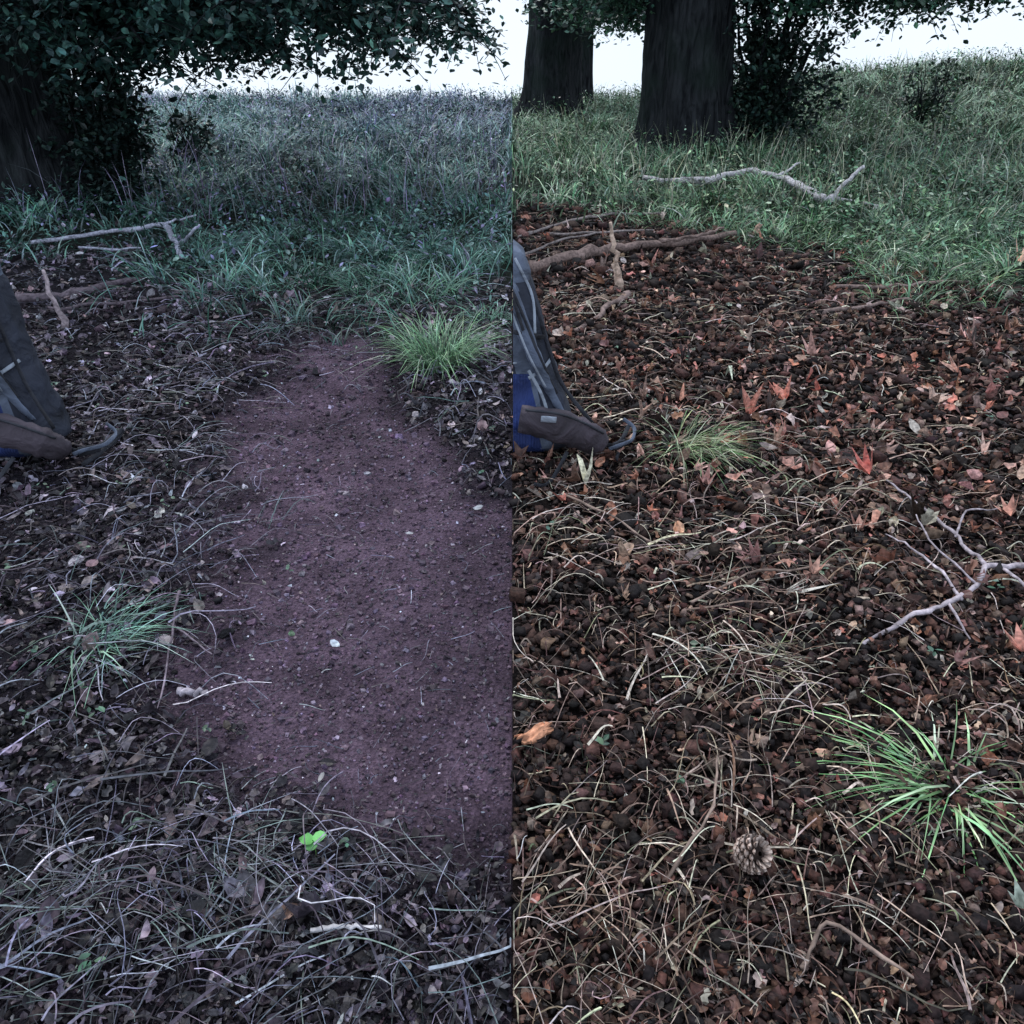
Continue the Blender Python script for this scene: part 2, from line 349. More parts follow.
# ---------------------------------------------------------------- grass
def blades(A, x, y, h, w, col, lean=.5, K=5, z0=0, yaw=None, droop=.5):
    N = len(x); yaw = U(0, 6.28, N) if yaw is None else yaw
    ln = np.abs(R.normal(lean, .25, N)); dr = np.abs(R.normal(droop, .25, N))
    s = np.linspace(0, 1, K)[None]
    hor = (ln[:, None]*s*.6+dr[:, None]*s**2.2*.7)*h[:, None]
    ver = (s*(1-.25*ln[:, None])-dr[:, None]*.5*s**3)*h[:, None]
    px = x[:, None]+np.cos(yaw)[:, None]*hor; py = y[:, None]+np.sin(yaw)[:, None]*hor
    ks = np.sign(x)[:, None]; px = np.where(px*ks < .003, .003*ks, px)
    pz = H(x, y)[:, None]+np.maximum(ver, .01*s)+z0-.01
    a2 = yaw+np.pi/2+R.normal(0, .5, N)
    side = np.stack([np.cos(a2), np.sin(a2), R.normal(0, .1, N)], -1)
    ww = w[:, None]*np.array([.8, 1, .85, .55, .08][:K])[None]
    A.add(*ribbons(np.stack([px, py, pz], -1), side, ww, col, 1.3))
GL = [(.075, .19, .15), (.14, .28, .22), (.035, .09, .075), (.26, .36, .35), (.19, .20, .29)]
GR = [(.10, .22, .12), (.19, .32, .18), (.045, .095, .055), (.40, .48, .36), (.24, .22, .16)]
A = Acc()
for side, pal in ((-1, GL), (1, GR)):
    n = 58000
    x, y = samp(n, 4.3, 34, side, -.3, 1.5)
    keep = U(0, 1, n) < grass_mask(x, y)*(.1+1.2*fbm(x*1.5, y*1.1, 41)); x, y = x[keep], y[keep]
    gx = np.where(y > 16, .95, np.where(y > 9, .6, .34)); n = len(x)
    cx_ = np.round(x/gx+R.normal(0, .15, n)); cy_ = np.round(y/(gx*1.2)+R.normal(0, .15, n))
    tn = _hash(cx_, cy_, 5); tx = (cx_+(_hash(cx_, cy_, 3)-.5)*.9)*gx; ty = (cy_+(_hash(cx_, cy_, 8)-.5)*.9)*gx*1.2
    pull = .62*(U(0, 1, n) < .75); x = x*(1-pull)+tx*pull; y = y*(1-pull)+ty*pull
    x = np.where(x*side < .01, .01*side, x)
    clump = fbm(x*1.1, y*1.1, 17)
    tall = sm(7.5, 15, y)
    h = (U(.08, .30, n)+(.36 if side < 0 else .30)*tall)*(.3+.6*clump+.8*tn)
    w = U(.003, .006, n)*(.6+.27*y)
    c = pick(pal, [4, 3, 3, 1.6, .6], n, .3)*(.22+.8*fbm(x*.8, y*.8, 23)+.85*tn**1.5)[:, None]
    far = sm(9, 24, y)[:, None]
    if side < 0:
        pur = np.array([.26, .25, .42]); tl = np.array([.18, .33, .32]); pm_ = sm(.42, .66, fbm(x*.35+3, y*.22, 90)+.16*sm(-6, -1, x)+.05*tn)[:, None]*.85; pale = pur*pm_+tl*(1-pm_)  # distant purple: seed heads, plus haze painted into the blade colour
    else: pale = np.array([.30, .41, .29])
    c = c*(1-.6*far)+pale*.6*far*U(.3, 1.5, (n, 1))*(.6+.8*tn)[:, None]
    ang = R.normal(0, .9, n)+6.28*_hash(cx_, cy_, 11)
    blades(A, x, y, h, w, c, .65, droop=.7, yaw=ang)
    n = 3000; x, y = samp(n, 8, 34, side, .2, 1.5); k = grass_mask(x, y) > .8; x, y = x[k], y[k]; n = len(x)
    c = pick([(.38, .35, .52), (.22, .26, .28)] if side < 0 else [(.46, .48, .36), (.28, .32, .2)], [1, 1], n)
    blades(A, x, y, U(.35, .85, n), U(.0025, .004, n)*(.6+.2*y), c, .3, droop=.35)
A.out('tall_grass', M_grass)
A = Acc()
for side, pal in ((-1, [(.09, .21, .17), (.16, .28, .25), (.25, .24, .40), (.04, .09, .08)]), (1, [(.09, .20, .11), (.19, .31, .17), (.35, .42, .29), (.045, .085, .05)])):
    n = 6000; x, y = samp(n, 5.2, 33, side, .4, 1.5); k = U(0, 1, n) < grass_mask(x, y)*(.05+1.6*fbm(x*.7, y*.7, 61)**1.6); x, y = x[k], y[k]; n = len(x)
    hh = U(.10, .36, n)+.36*sm(7, 16, y)*U(.2, 1, n)
    m = 9; X_ = np.repeat(x, m)+R.normal(0, .06, n*m)*(1+.05*np.repeat(y, m)); Y_ = np.repeat(y, m)+R.normal(0, .06, n*m)
    X_ = np.where(X_*side < .02, .02*side, X_)
    Z_ = H(X_, Y_)+np.repeat(hh, m)*np.tile(np.linspace(.25, 1, m), n)
    tone = np.repeat(U(.45, 1.5, n), m)[:, None]
    A.add(*inst(TS, np.stack([X_, Y_, Z_], -1), U(0, 6.28, n*m), R.normal(-.2, .5, n*m), R.normal(0, .4, n*m), U(.03, .065, n*m)*(.75+.04*np.repeat(y, m)), pick(pal, [4, 3, 1.5, 3], n*m)*tone, None, U(.4, 1.0, n*m)))
for side, n0 in ((-1, 90), (1, 30)):
    x, y = samp(n0, .8, 5, side, .9)
    if side < 0: k = path_mask(x, y) < U(0, 1.1, len(x)); x, y = x[k], y[k]
    n = len(x); m = 4; X_ = np.repeat(x, m)+R.normal(0, .012, n*m); Y_ = np.repeat(y, m)+R.normal(0, .012, n*m); X_ = np.where(X_*side < .01, .01*side, X_)
    A.add(*inst(TS, np.stack([X_, Y_, H(X_, Y_)+.03+U(0, .02, n*m)], -1), U(0, 6.28, n*m), R.normal(0, .3, n*m), R.normal(0, .3, n*m), U(.012, .025, n*m), pick([(.07, .15, .10), (.12, .20, .14)], [1, 1], n*m)))
A.out('meadow_weeds', M_leaf)

def tuft(cx, cy, n, r, h, w, pal, wt, lean=.6, droop=.7, yaw=None):
    A = Acc(); a = U(0, 6.28, n); rr = r*np.sqrt(U(0, 1, n))
    x = cx+np.cos(a)*rr; y = cy+np.sin(a)*rr
    yw = a+R.normal(0, .9, n) if yaw is None else R.normal(yaw[0], yaw[1], n)
    blades(A, x, y, U(.3, 1, n)*h, U(.5, 1.2, n)*w, pick(pal, wt, n, .3), lean, 5, 0, yw, droop)
    A.out('grass_tuft', M_grass)
TG = [(.17, .33, .18), (.28, .46, .26), (.06, .13, .08), (.44, .52, .40)]
tuft(-.37, 4.05, 560, .14, .44, .005, TG, [4, 3, 2, 1], .5, .8)
tuft(-1.13, 1.74, 130, .07, .20, .0045, [(.16, .32, .24), (.27, .46, .38), (.06, .12, .10), (.38, .48, .46)], [4, 3, 2, 1], 1.2, .9, (.2, 1.2))
tuft(-.9, .85, 70, .16, .18, .003, [(.16, .2, .2), (.24, .27, .28), (.08, .11, .1)], [2, 2, 2], 1.0, .9, (.6, .8))
tuft(-.6, 1.02, 60, .12, .17, .0028, [(.16, .22, .2), (.26, .30, .3), (.08, .11, .1)], [2, 2, 2], 1.0, .9, (.1, .8))
tuft(.72, 2.98, 190, .09, .30, .0045, [(.18, .30, .12), (.38, .44, .26), (.09, .14, .06), (.6, .58, .42)], [3, 3, 2, 1.4], .9, 1.0, (-.5, 1.1))
tuft(.96, 1.25, 85, .05, .19, .0065, [(.16, .34, .13), (.32, .50, .26), (.52, .62, .42)], [3, 3, 1.6], 1.4, 1.0)
tuft(.97, 1.25, 26, .03, .26, .0055, [(.16, .34, .13), (.32, .50, .26)], [3, 3], 1.6, .9, (3.1, .5))
tuft(.62, 1.68, 40, .08, .16, .0022, [(.36, .38, .22), (.6, .56, .42)], [2, 3], 1.3, .9)
tuft(.33, .97, 20, .03, .06, .003, [(.16, .30, .08), (.3, .35, .15)], [3, 1], .8, .8)
for tx_, ty_, n_, r_, h_ in [(3.1, 6.0, 420, .5, .36), (2.5, 7.4, 300, .6, .34), (3.6, 7.0, 300, .6, .4), (1.6, 8.4, 260, .5, .3), (2.6, 5.2, 100, .3, .25), (2.1, 9.4, 260, .6, .35), (4.4, 8.6, 300, .6, .4)]:
    tuft(tx_, ty_, n_, r_, h_, .007, [(.13, .27, .12), (.24, .40, .2), (.06, .11, .05), (.42, .5, .34)], [3, 3, 2, 1], .6, .9)
for tx_, ty_, n_, r_, h_ in [(-.75, 5.5, 420, .38, .34), (-.15, 4.9, 110, .12, .25), (-1.6, 5.9, 260, .4, .3), (-.4, 6.6, 300, .35, .36), (-2.4, 6.8, 200, .5, .3), (-1.6, 8.0, 300, .5, .4)]:
    tuft(tx_, ty_, n_, r_, h_, .007, [(.08, .22, .15), (.14, .31, .22), (.035, .08, .06), (.28, .42, .36)], [3, 3, 2, 1], .6, .9)

# ---------------------------------------------------------------- trees
def bez(p0, p1, p2, K):
    t = np.linspace(0, 1, K)[:, None]; return (1-t)**2*p0+2*t*(1-t)*p1+t*t*p2
def tree(name, x0, y0, r0, height, limbs, seed, pal, leafsize=.09, side=1, lean=(0, 0), lpt=26, flarek=.75, xmin=.05):
    root = empty(name); zb = float(H(x0, y0))
    K, S = 60, 56
    zz = np.concatenate([np.linspace(-.25, 1.6, 34), np.linspace(1.75, height, 26)])
    a = np.arange(S)*2*np.pi/S; ph = seed*1.3
    Zm, Am = np.meshgrid(zz, a, indexing='ij')
    lob = np.clip(np.cos(4*Am+.3), 0, 1)**1.5*(.8+.3*np.cos(Am+ph))+.25*np.clip(np.cos(7*Am+ph), 0, 1)+.12
    fl = np.exp(-np.maximum(Zm, 0)/.30)*flarek*lob
    rr = r0*((1-.55*np.clip(Zm/height, 0, 1))+fl+.04*np.cos(4*Am+Zm*.7)+.05*np.cos(7*Am+Zm*1.2)+.12*(fbm(np.cos(Am)*2+5, Zm*1.5+np.sin(Am)*2, seed)-.5))
    xx = x0+lean[0]*Zm+rr*np.cos(Am); yy = y0+lean[1]*Zm+rr*np.sin(Am)
    V = np.stack([xx, yy, zb+Zm], -1)
    i = np.arange(K-1)[:, None]*S; j = np.arange(S)[None]; j2 = (j+1) % S
    F = np.stack([i+j, i+j2, i+S+j2, i+S+j], -1).reshape(-1, 4)
    mk('trunk', V, F, None, M_bark, root, True)
    BA = Acc(); LA = Acc()
    for (z0, ex, ey, ez, nt, droop, spread) in limbs:
        p0 = np.array([x0+lean[0]*z0, y0+lean[1]*z0, zb+z0]); p2 = np.array([ex, ey, ez]); p1 = (p0+p2)/2+np.array([0, 0, .25*abs(z0-ez)+.35])
        B = bez(p0, p1, p2, 14); B[1:] += R.normal(0, .06, (13, 3))
        L_ = np.linalg.norm(p2-p0); br = min(.03+.018*L_, .16)
        BA.add(*tubes(B, np.linspace(br, .012, 14)[None], 6, (.03, .028, .026)))
        t = U(.3, 1.0, nt)**.8*13; i0 = np.minimum(t.astype(int), 12); fr = (t-i0)[:, None]
        st = B[i0]*(1-fr)+B[i0+1]*fr
        ang = U(0, 6.28, nt); ln = U(.5, 1.3, nt)*spread
        en = st+np.stack([np.cos(ang)*ln, np.sin(ang)*ln, -droop*U(.1, 1, nt)+U(-.1, .35, nt)], -1)
        md = (st+en)/2+np.stack([np.zeros(nt), np.zeros(nt), U(.05, .25, nt)], -1)
        tt = np.linspace(0, 1, 6)[None, :, None]
        TW = (1-tt)**2*st[:, None]+2*tt*(1-tt)*md[:, None]+tt**2*en[:, None]
        k = (np.min(TW[..., 0]*side, axis=1) > xmin) if side else np.ones(nt, bool)
        TW = TW[k]; n = len(TW)
        if n == 0: continue
        BA.add(*tubes(TW, np.linspace(.010, .003, 6)[None], 3, (.03, .026, .024)))
        q = U(.15, 1.05, (n, lpt))*5; qi = np.minimum(q.astype(int), 4); qf = (q-qi)[..., None]
        idx = np.arange(n)[:, None]
        LP = TW[idx, qi]*(1-qf)+TW[idx, qi+1]*qf
        LP = LP+R.normal(0, 1, LP.shape)*np.array([.13, .13, .06])*spread**.5
        tone = np.repeat(U(.4, 1.7, n), lpt)
        LP = LP.reshape(-1, 3)
        if side:
            kk = LP[:, 0]*side > xmin; LP = LP[kk]; tone = tone[kk]
        m = len(LP)
        c = pick(pal, [4, 3, 2], m, .25)*tone[:, None]
        LA.add(*inst(TS, LP, U(0, 6.28, m), R.normal(-.35, .45, m), R.normal(0, .45, m), U(.7, 1.2, m)*leafsize, c))
    BA.out('branches', M_bark, root, True); LA.out('foliage', M_leaf, root)
    return root
DG = [(.034, .088, .076), (.065, .145, .12), (.016, .04, .038)]
L1 = []
for (ex, ey, ez, n) in [(-3.8, 7.6, 1.55, 70), (-3.5, 8.1, 1.45, 110), (-3.1, 7.6, 1.55, 100), (-2.7, 8.5, 1.5, 100), (-2.3, 7.9, 1.6, 95), (-3.6, 9.2, 1.4, 90), (-1.8, 8.6, 1.6, 90),
                        (-1.2, 8.2, 1.65, 84), (-.8, 9.2, 1.6, 84), (-.35, 8.6, 1.7, 80), (-2.6, 9.8, 1.45, 90), (-1.4, 10.2, 1.55, 80), (-3.4, 10.4, 1.4, 80), (-.3, 10.0, 1.6, 70), (-2.0, 7.2, 1.75, 70), (-.6, 7.6, 1.8, 60)]:
    L1.append((U(2.2, 3.4), ex, ey, ez, n, .5, .65))
for i in range(11):
    a = U(-1.0, 1.2) if i % 3 else U(0, 6.28); d = U(2.5, 6.0)
    L1.append((U(3.2, 6.5), -5.6+d*math.cos(a), 9.4+d*math.sin(a), U(2.6, 7.5), 50, .5, 1.2))
tree('beech_tree', -5.22, 9.1, .80, 8.5, L1, 3, DG, .085, -1, lpt=28, flarek=.75)
L2 = []
for (ex, ey, ez, n) in [(4.3, 13.4, 2.1, 90), (5.0, 13.8, 2.1, 90), (5.8, 13.4, 2.1, 100), (6.6, 13.9, 2.1, 100), (7.4, 13.6, 2.15, 90), (4.0, 14.6, 2.1, 80), (8.2, 14.0, 2.2, 80), (6.1, 14.8, 2.05, 90), (5.4, 12.6, 2.05, 80), (7.0, 12.8, 2.15, 70),
                        (1.5, 14.2, 2.05, 90), (.9, 13.8, 2.05, 80), (1.9, 15.4, 1.95, 80), (1.0, 15.6, 2.0, 70)]:
    L2.append((U(3.0, 4.2), ex, ey, ez, n, .45, .75))
for i in range(11):
    a = U(0, 6.28); d = U(3, 6.5)
    L2.append((U(4.2, 8), 3.0+d*math.cos(a), 14.5+d*math.sin(a), U(3.8, 9), 42, .5, 1.4))
tree('beech_tree', 2.76, 14.2, .70, 10, L2, 5, [(.04, .10, .07), (.08, .17, .11), (.02, .05, .037)], .10, 1, lean=(-.045, 0), flarek=.8, lpt=27)
L3 = [(U(2.6, 5), .9+U(.1, 3.0), 22.5+U(-3, 2), U(2.0, 3.6), 55, .8, 1.2) for i in range(14)]
tree('beech_tree', .98, 22.5, .70, 10, L3, 7, [(.05, .11, .08), (.10, .19, .12), (.025, .06, .042)], .13, 1, lean=(.02, 0), flarek=.6)
L4 = [(U(2.4, 5), 2.3+U(-1.4, 2.5), 27+U(-2, 2), U(2.2, 4.2), 40, .9, 1.2) for i in range(7)]
tree('beech_tree', 2.1, 27, .27, 8, L4, 9, [(.08, .15, .11), (.12, .2, .14), (.04, .08, .05)], .15, 1)

def shrub(name, cx, cy, rx, ry, h, n, ls, pal, side=0):
    root = empty(name); zb = float(H(cx, cy)); st = 26
    a = U(0, 6.28, st); e = np.stack([cx+np.cos(a)*rx*U(.3, 1, st), cy+np.sin(a)*ry*U(.3, 1, st), zb+h*U(.4, 1, st)], -1)
    s = np.stack([cx+R.normal(0, .08, st), cy+R.normal(0, .08, st), np.full(st, zb-.05)], -1)
    t = np.linspace(0, 1, 7)[None, :, None]; P = s[:, None]*(1-t)+e[:, None]*t; P[:, 1:-1] += R.normal(0, .03, (st, 5, 3))
    BA = Acc(); BA.add(*tubes(P, np.linspace(.018, .004, 7)[None]*max(h, .6), 4, (.03, .025, .02))); BA.out('stems', M_bark, root)
    m = int(n/40); i = R.integers(0, st, m); f = U(.12, 1.05, m)[:, None]
    c0 = s[i]*(1-f)+e[i]*f+R.normal(0, 1, (m, 3))*np.array([rx*.38, ry*.35, h*.07])
    LP = np.repeat(c0, 40, axis=0)+R.normal(0, 1, (m*40, 3))*np.array([.10, .10, .08])*max(.5, rx)*1.3
    LP[:, 2] = np.maximum(LP[:, 2], H(LP[:, 0], LP[:, 1])+.05)
    LA = Acc(); mm = len(LP); tone = np.repeat(U(.35, 1.9, m), 40)[:, None]
    LA.add(*inst(TS, LP, U(0, 6.28, mm), R.normal(-.3, .5, mm), R.normal(0, .5, mm), U(.7, 1.25, mm)*ls, pick(pal, [4, 3, 2], mm)*tone)); LA.out('foliage', M_leaf, root)
shrub('shrub', 4.0, 14.3, .80, .6, 3.2, 11000, .09, [(.020, .045, .036), (.04, .075, .055), (.010, .022, .018)])
shrub('shrub', -4.12, 8.9, .36, .5, 1.9, 6500, .07, [(.016, .036, .032), (.032, .06, .05), (.008, .018, .016)])
shrub('sapling', 7.7, 16.8, .55, .4, 1.25, 1500, .08, [(.03, .065, .04), (.06, .11, .06), (.015, .03, .022)])
shrub('sapling', -4.4, 12.0, .35, .3, .95, 900, .08, [(.02, .045, .04), (.04, .075, .06), (.012, .026, .022)])

# ---------------------------------------------------------------- branches, logs, sticks
def wood(name, polys, col, sides=8, kn=.15):
    A = Acc()
    for pts, r0, r1 in polys:
        pts = np.array(pts, float); n = len(pts); K = 6*(n-1)+1
        t = np.linspace(0, n-1, K); i = np.minimum(t.astype(int), n-2); f = (t-i)[:, None]
        P = pts[i]*(1-f)+pts[i+1]*f
        P[1:-1] = (P[:-2]+2*P[1:-1]+P[2:])/4
        P[:, 2] += H(P[:, 0], P[:, 1]); P[1:-1] += R.normal(0, r0*.30, (K-2, 3))
        r = np.linspace(r0, r1, K)*(1+R.normal(0, kn, K)); P = np.vstack([P[:1], P, P[-1:]]); r = np.r_[.0005, r, .0005]
        P[0] -= (P[2]-P[1])*.08; P[-1] += (P[-2]-P[-3])*.08
        V, F, C = tubes(P, r[None], sides, col)
        C = C*(.4+1.2*fbm(V[:, 0]*25, V[:, 2]*25+V[:, 1]*8, 3))[:, None]
        A.add(V, F, C)
    return A.out(name, M_wood, None, True)
wood('fallen_log', [([(.14, 6.15, .05), (.6, 6.5, .07), (1.2, 6.8, .08), (1.97, 7.4, .07)], .046, .026), ([(1.2, 6.8, .1), (1.5, 6.75, .15), (1.75, 6.95, .2)], .018, .010)], (.23, .165, .145))
wood('fallen_branch', [([(1.6, 10.5, .16), (2.2, 10.0, .18), (2.87, 10.6, .22), (3.17, 10.0, .19), (3.25, 8.85, .12)], .030, .040), ([(3.1, 10.1, .2), (3.4, 10.3, .35)], .022, .01), ([(3.2, 9.2, .14), (3.75, 8.6, .08)], .02, .012),
      ([(3.30, 8.9, .08), (3.45, 9.0, .24), (3.68, 9.1, .42)], .028, .018), ([(2.2, 10.0, .2), (1.9, 9.7, .24)], .02, .008)], (.50, .48, .50))
wood('fallen_branch', [([(.06, 7.4, .03), (.5, 8.0, .06), (1.0, 8.4, .05), (1.5, 8.6, .06)], .018, .009), ([(.05, 6.6, .03), (.35, 7.0, .06), (.8, 7.5, .05)], .014, .007), ([(.3, 7.6, .03), (.8, 7.4, .06), (1.3, 7.7, .05)], .012, .007)], (.28, .24, .23))
wood('stick', [([(.74, 5.6, 0), (.70, 5.6, .2), (.655, 5.6, .46)], .034, .010)], (.62, .46, .36), kn=.06)
wood('fallen_branch', [([(.78, 5.45, .02), (.68, 5.15, .05), (.55, 4.9, .04), (.37, 4.6, .02)], .022, .012), ([(1.9, 4.9, .03), (2.3, 5.1, .04), (2.6, 5.2, .03)], .016, .009), ([(2.2, 5.6, .03), (2.6, 5.5, .05), (3.2, 5.7, .05)], .014, .008)], (.26, .19, .17))
wood('fallen_branch', [([(-4.1, 7.1, .06), (-3.45, 7.2, .12), (-3.05, 7.4, .15), (-2.6, 6.5, .07)], .018, .024), ([(-2.75, 6.9, .08), (-2.55, 6.6, .22), (-2.45, 6.6, .3)], .016, .01), ([(-3.05, 7.4, .15), (-2.8, 7.5, .22)], .014, .006), ([(-3.6, 6.9, .05), (-3.0, 6.7, .08)], .012, .006)], (.42, .43, .52))
wood('fallen_log', [([(-3.3, 5.1, .03), (-3.0, 5.35, .04), (-2.65, 5.8, .03)], .036, .022), ([(-2.9, 5.0, .02), (-2.5, 5.1, .03), (-2.2, 5.4, .03)], .014, .008)], (.15, .12, .14))
wood('stick', [([(-2.66, 4.7, 0), (-2.72, 4.75, .33)], .022, .009)], (.44, .36, .38), kn=.06)
wood('dead_branch', [([(.955, 1.73, .015), (1.1, 1.80, .03), (1.245, 1.87, .04), (1.38, 1.97, .05), (1.465, 2.08, .05), (1.68, 2.12, .04)], .006, .010),
     ([(1.465, 2.08, .05), (1.46, 2.25, .06), (1.42, 2.42, .05), (1.36, 2.6, .06)], .007, .003), ([(1.245, 1.87, .04), (1.25, 1.74, .02)], .005, .002),
     ([(1.30, 1.9, .04), (1.27, 2.1, .07), (1.22, 2.25, .05)], .005, .002), ([(1.5, 2.08, .05), (1.52, 1.9, .06), (1.5, 1.75, .03)], .005, .002), ([(1.38, 1.97, .05), (1.30, 2.12, .1), (1.33, 2.3, .1)], .004, .002), ([(1.45, 2.25, .06), (1.55, 2.4, .06), (1.7, 2.45, .05)], .004, .002)], (.46, .40, .43), 7)
wood('twig', [([(-.36, .885, .03), (-.30, .893, .035), (-.235, .892, .03)], .005, .004)], (.70, .68, .70), 6, .06)
wood('twig', [([(-.98, 1.95, .03), (-.93, 1.75, .035), (-.88, 1.5, .02)], .0045, .002), ([(-.95, 1.8, .03), (-.8, 1.68, .03)], .003, .002)], (.26, .21, .25), 6)
wood('wood_chip', [([(-.86, 1.575, .012), (-.82, 1.568, .018), (-.78, 1.57, .012)], .011, .008)], (.42, .38, .43), 8, .08)
wood('twig', [([(.52, 1.9, .04), (.7, 2.0, .06), (.95, 2.02, .05)], .004, .003), ([(.3, 1.0, .03), (.42, 1.15, .06), (.46, 1.3, .05)], .004, .002), ([(.18, 2.55, .03), (.35, 2.4, .05), (.5, 2.2, .03)], .005, .003), ([(.5, .82, .03), (.56, .9, .06), (.68, .8, .04)], .004, .003)], (.30, .22, .18), 6)

def bark_piece(cx, cy, L_, W_, ang, col):
    V = []; n, m = 9, 6
    for i in range(n):
        for j in range(m):
            u = i/(n-1)-.5; v = j/(m-1)-.5
            w = W_*(1-.5*abs(u)**1.5)*(1+.2*math.sin(i*3.1))
            V.append((u*L_*(1+.22*math.sin(j*2.7)), v*w, .009*math.cos(v*3)+.005*math.sin(u*9)+.003*math.sin(j*4+i)))
    V = np.array(V); T = V.copy(); T[:, 2] -= .006; V = np.vstack([V, T])
    q = lambda i, j: i*m+j
    F = [(q(i, j), q(i+1, j), q(i+1, j+1), q(i, j+1)) for i in range(n-1) for j in range(m-1)]
    F += [(a+n*m, d+n*m, c+n*m, b+n*m) for a, b, c, d in F]
    ring = [q(i, 0) for i in range(n)]+[q(n-1, j) for j in range(1, m)]+[q(i, m-1) for i in range(n-2, -1, -1)]+[q(0, j) for j in range(m-2, 0, -1)]
    for a, b in zip(ring, ring[1:]+ring[:1]): F.append((a, a+n*m, b+n*m, b))
    c, s = math.cos(ang), math.sin(ang); V = np.c_[V[:, 0]*c-V[:, 1]*s+cx, V[:, 0]*s+V[:, 1]*c+cy, V[:, 2]+float(H(cx, cy))+.03]
    mk('bark_piece', V, F, np.tile(col, (len(V), 1))*(.5+.9*R.uniform(0, 1, (len(V), 1))), M_wood)
bark_piece(.055, 1.39, .085, .038, .6, (.66, .32, .19))
bark_piece(.62, 1.12, .04, .03, 1.2, (.16, .08, .05))
bark_piece(1.02, 1.5, .06, .02, .3, (.25, .12, .08))

def pine_cone(cx, cy, L_, Rr):
    A = Acc(); n = 75; axis = nrm(np.array([.25, -.35, .45])); s1 = nrm(np.cross(axis, [0, 0, 1])); s2 = np.cross(axis, s1)
    c0 = np.array([cx, cy, float(H(cx, cy))+.045])
    t = np.linspace(-1, 1, 12); P = c0+axis*(t[:, None]*L_/2)
    A.add(*tubes(P, (Rr*.78*np.sqrt(np.maximum(1-t*t*.97, .01)))[None], 12, (.03, .018, .014)))
    for k in range(n):
        u = -.95+1.9*(k+.5)/n; a = k*2.39996; rr = Rr*math.sqrt(max(1-u*u*.95, .02))*(.95)
        rad = s1*math.cos(a)+s2*math.sin(a); tan = -s1*math.sin(a)+s2*math.cos(a)
        base = c0+axis*(u*L_/2)+rad*rr*.6; tip = c0+axis*(u*L_/2+.006)+rad*rr*1.12
        w = .0068*(.5+.7*math.sqrt(max(1-u*u, 0))); up = nrm(axis*.9+rad*.25)
        V = np.array([base-tan*w*.5, base+tan*w*.5, tip+tan*w-up*.001, tip-tan*w-up*.001, tip+up*.0055-tan*w*.35+rad*.0008, tip+up*.0055+tan*w*.35+rad*.0008, tip-up*.003+rad*.003-tan*w*.3, tip-up*.003+rad*.003+tan*w*.3])
        F = np.array([(0, 1, 2, 3), (3, 2, 5, 4), (0, 4, 5, 1), (3, 6, 7, 2), (4, 5, 7, 6)])
        C = np.array([(.06, .035, .028)]*2+[(.46, .34, .28)]*2+[(.72, .58, .50)]*2+[(.38, .27, .22)]*2)
        A.add(V, F, C)
    A.out('pine_cone', M_wood)
pine_cone(.463, 1.035, .058, .033)

A = Acc(); cx, cy = -.392, 1.06; z = float(H(cx, cy))
A.add(*tubes(np.array([[(cx, cy, z-.01), (cx+.003, cy, z+.03), (cx, cy, z+.055)]]), np.full((1, 3), .0012), 5, (.15, .3, .08)))
A.add(*inst(TL, np.array([(cx-.012, cy, z+.055), (cx+.014, cy+.004, z+.058), (cx, cy-.014, z+.052)]), np.array([1.6, -1.5, 3.1]), np.array([.2, .2, .1]), np.zeros(3), np.array([.03, .03, .026]), np.array([(.18, .5, .14), (.22, .56, .18), (.16, .42, .14)]), np.array([.3, .3, .3]), np.array([1.5, 1.5, 1.5])))
A.out('seedling', M_leaf)

# ---------------------------------------------------------------- backpacks
def fabric(name, col, scale=350, rough=.75, stripes=False):
    m, nt, N, L = newmat(name)
    out = N('ShaderNodeOutputMaterial'); b = N('ShaderNodeBsdfPrincipled'); tc = N('ShaderNodeTexCoord')
    n = N('ShaderNodeTexNoise'); n.inputs['Scale'].default_value = 9; n.inputs['Detail'].default_value = 6; n.inputs['Distortion'].default_value = .6; L(tc.outputs['Object'], n.inputs['Vector'])
    w = N('ShaderNodeTexWave'); w.inputs['Scale'].default_value = 28 if stripes else scale/3; w.inputs['Distortion'].default_value = .6 if stripes else 0; w.bands_direction = 'X' if stripes else 'Z'
    L(tc.outputs['Object'], w.inputs['Vector'])
    mr = N('ShaderNodeMapRange'); mr.inputs[1].default_value = .3; mr.inputs[2].default_value = .7; mr.inputs[3].default_value = .45; mr.inputs[4].default_value = 1.5; L(n.outputs['Fac'], mr.inputs[0])
    mx = N('ShaderNodeMix'); mx.data_type = 'RGBA'; mx.blend_type = 'MULTIPLY'; mx.inputs[0].default_value = 1; mx.inputs[6].default_value = (*col, 1); L(mr.outputs[0], mx.inputs[7])
    L(mx.outputs[2], b.inputs['Base Color']); b.inputs['Roughness'].default_value = rough
    bp = N('ShaderNodeBump'); bp.inputs['Strength'].default_value = .5 if stripes else .2; bp.inputs['Distance'].default_value = .004 if stripes else .001; L(w.outputs['Fac'], bp.inputs['Height'])
    bp2 = N('ShaderNodeBump'); bp2.inputs['Strength'].default_value = .9; bp2.inputs['Distance'].default_value = .04; L(n.outputs['Fac'], bp2.inputs['Height']); L(bp.outputs[0], bp2.inputs['Normal'])
    L(bp2.outputs[0], b.inputs['Normal']); L(b.outputs[0], out.inputs[0]); return m
F_grey = fabric('pack_nylon', (.11, .135, .19)); F_blue = fabric('pack_blue_mesh', (.02, .04, .16), stripes=True)
F_pad = fabric('pack_padding', (.065, .052, .066)); F_web = fabric('pack_webbing', (.024, .026, .035)); F_pale = fabric('pack_trim', (.30, .34, .40)); F_dark = fabric('pack_dark_panel', (.022, .027, .044))
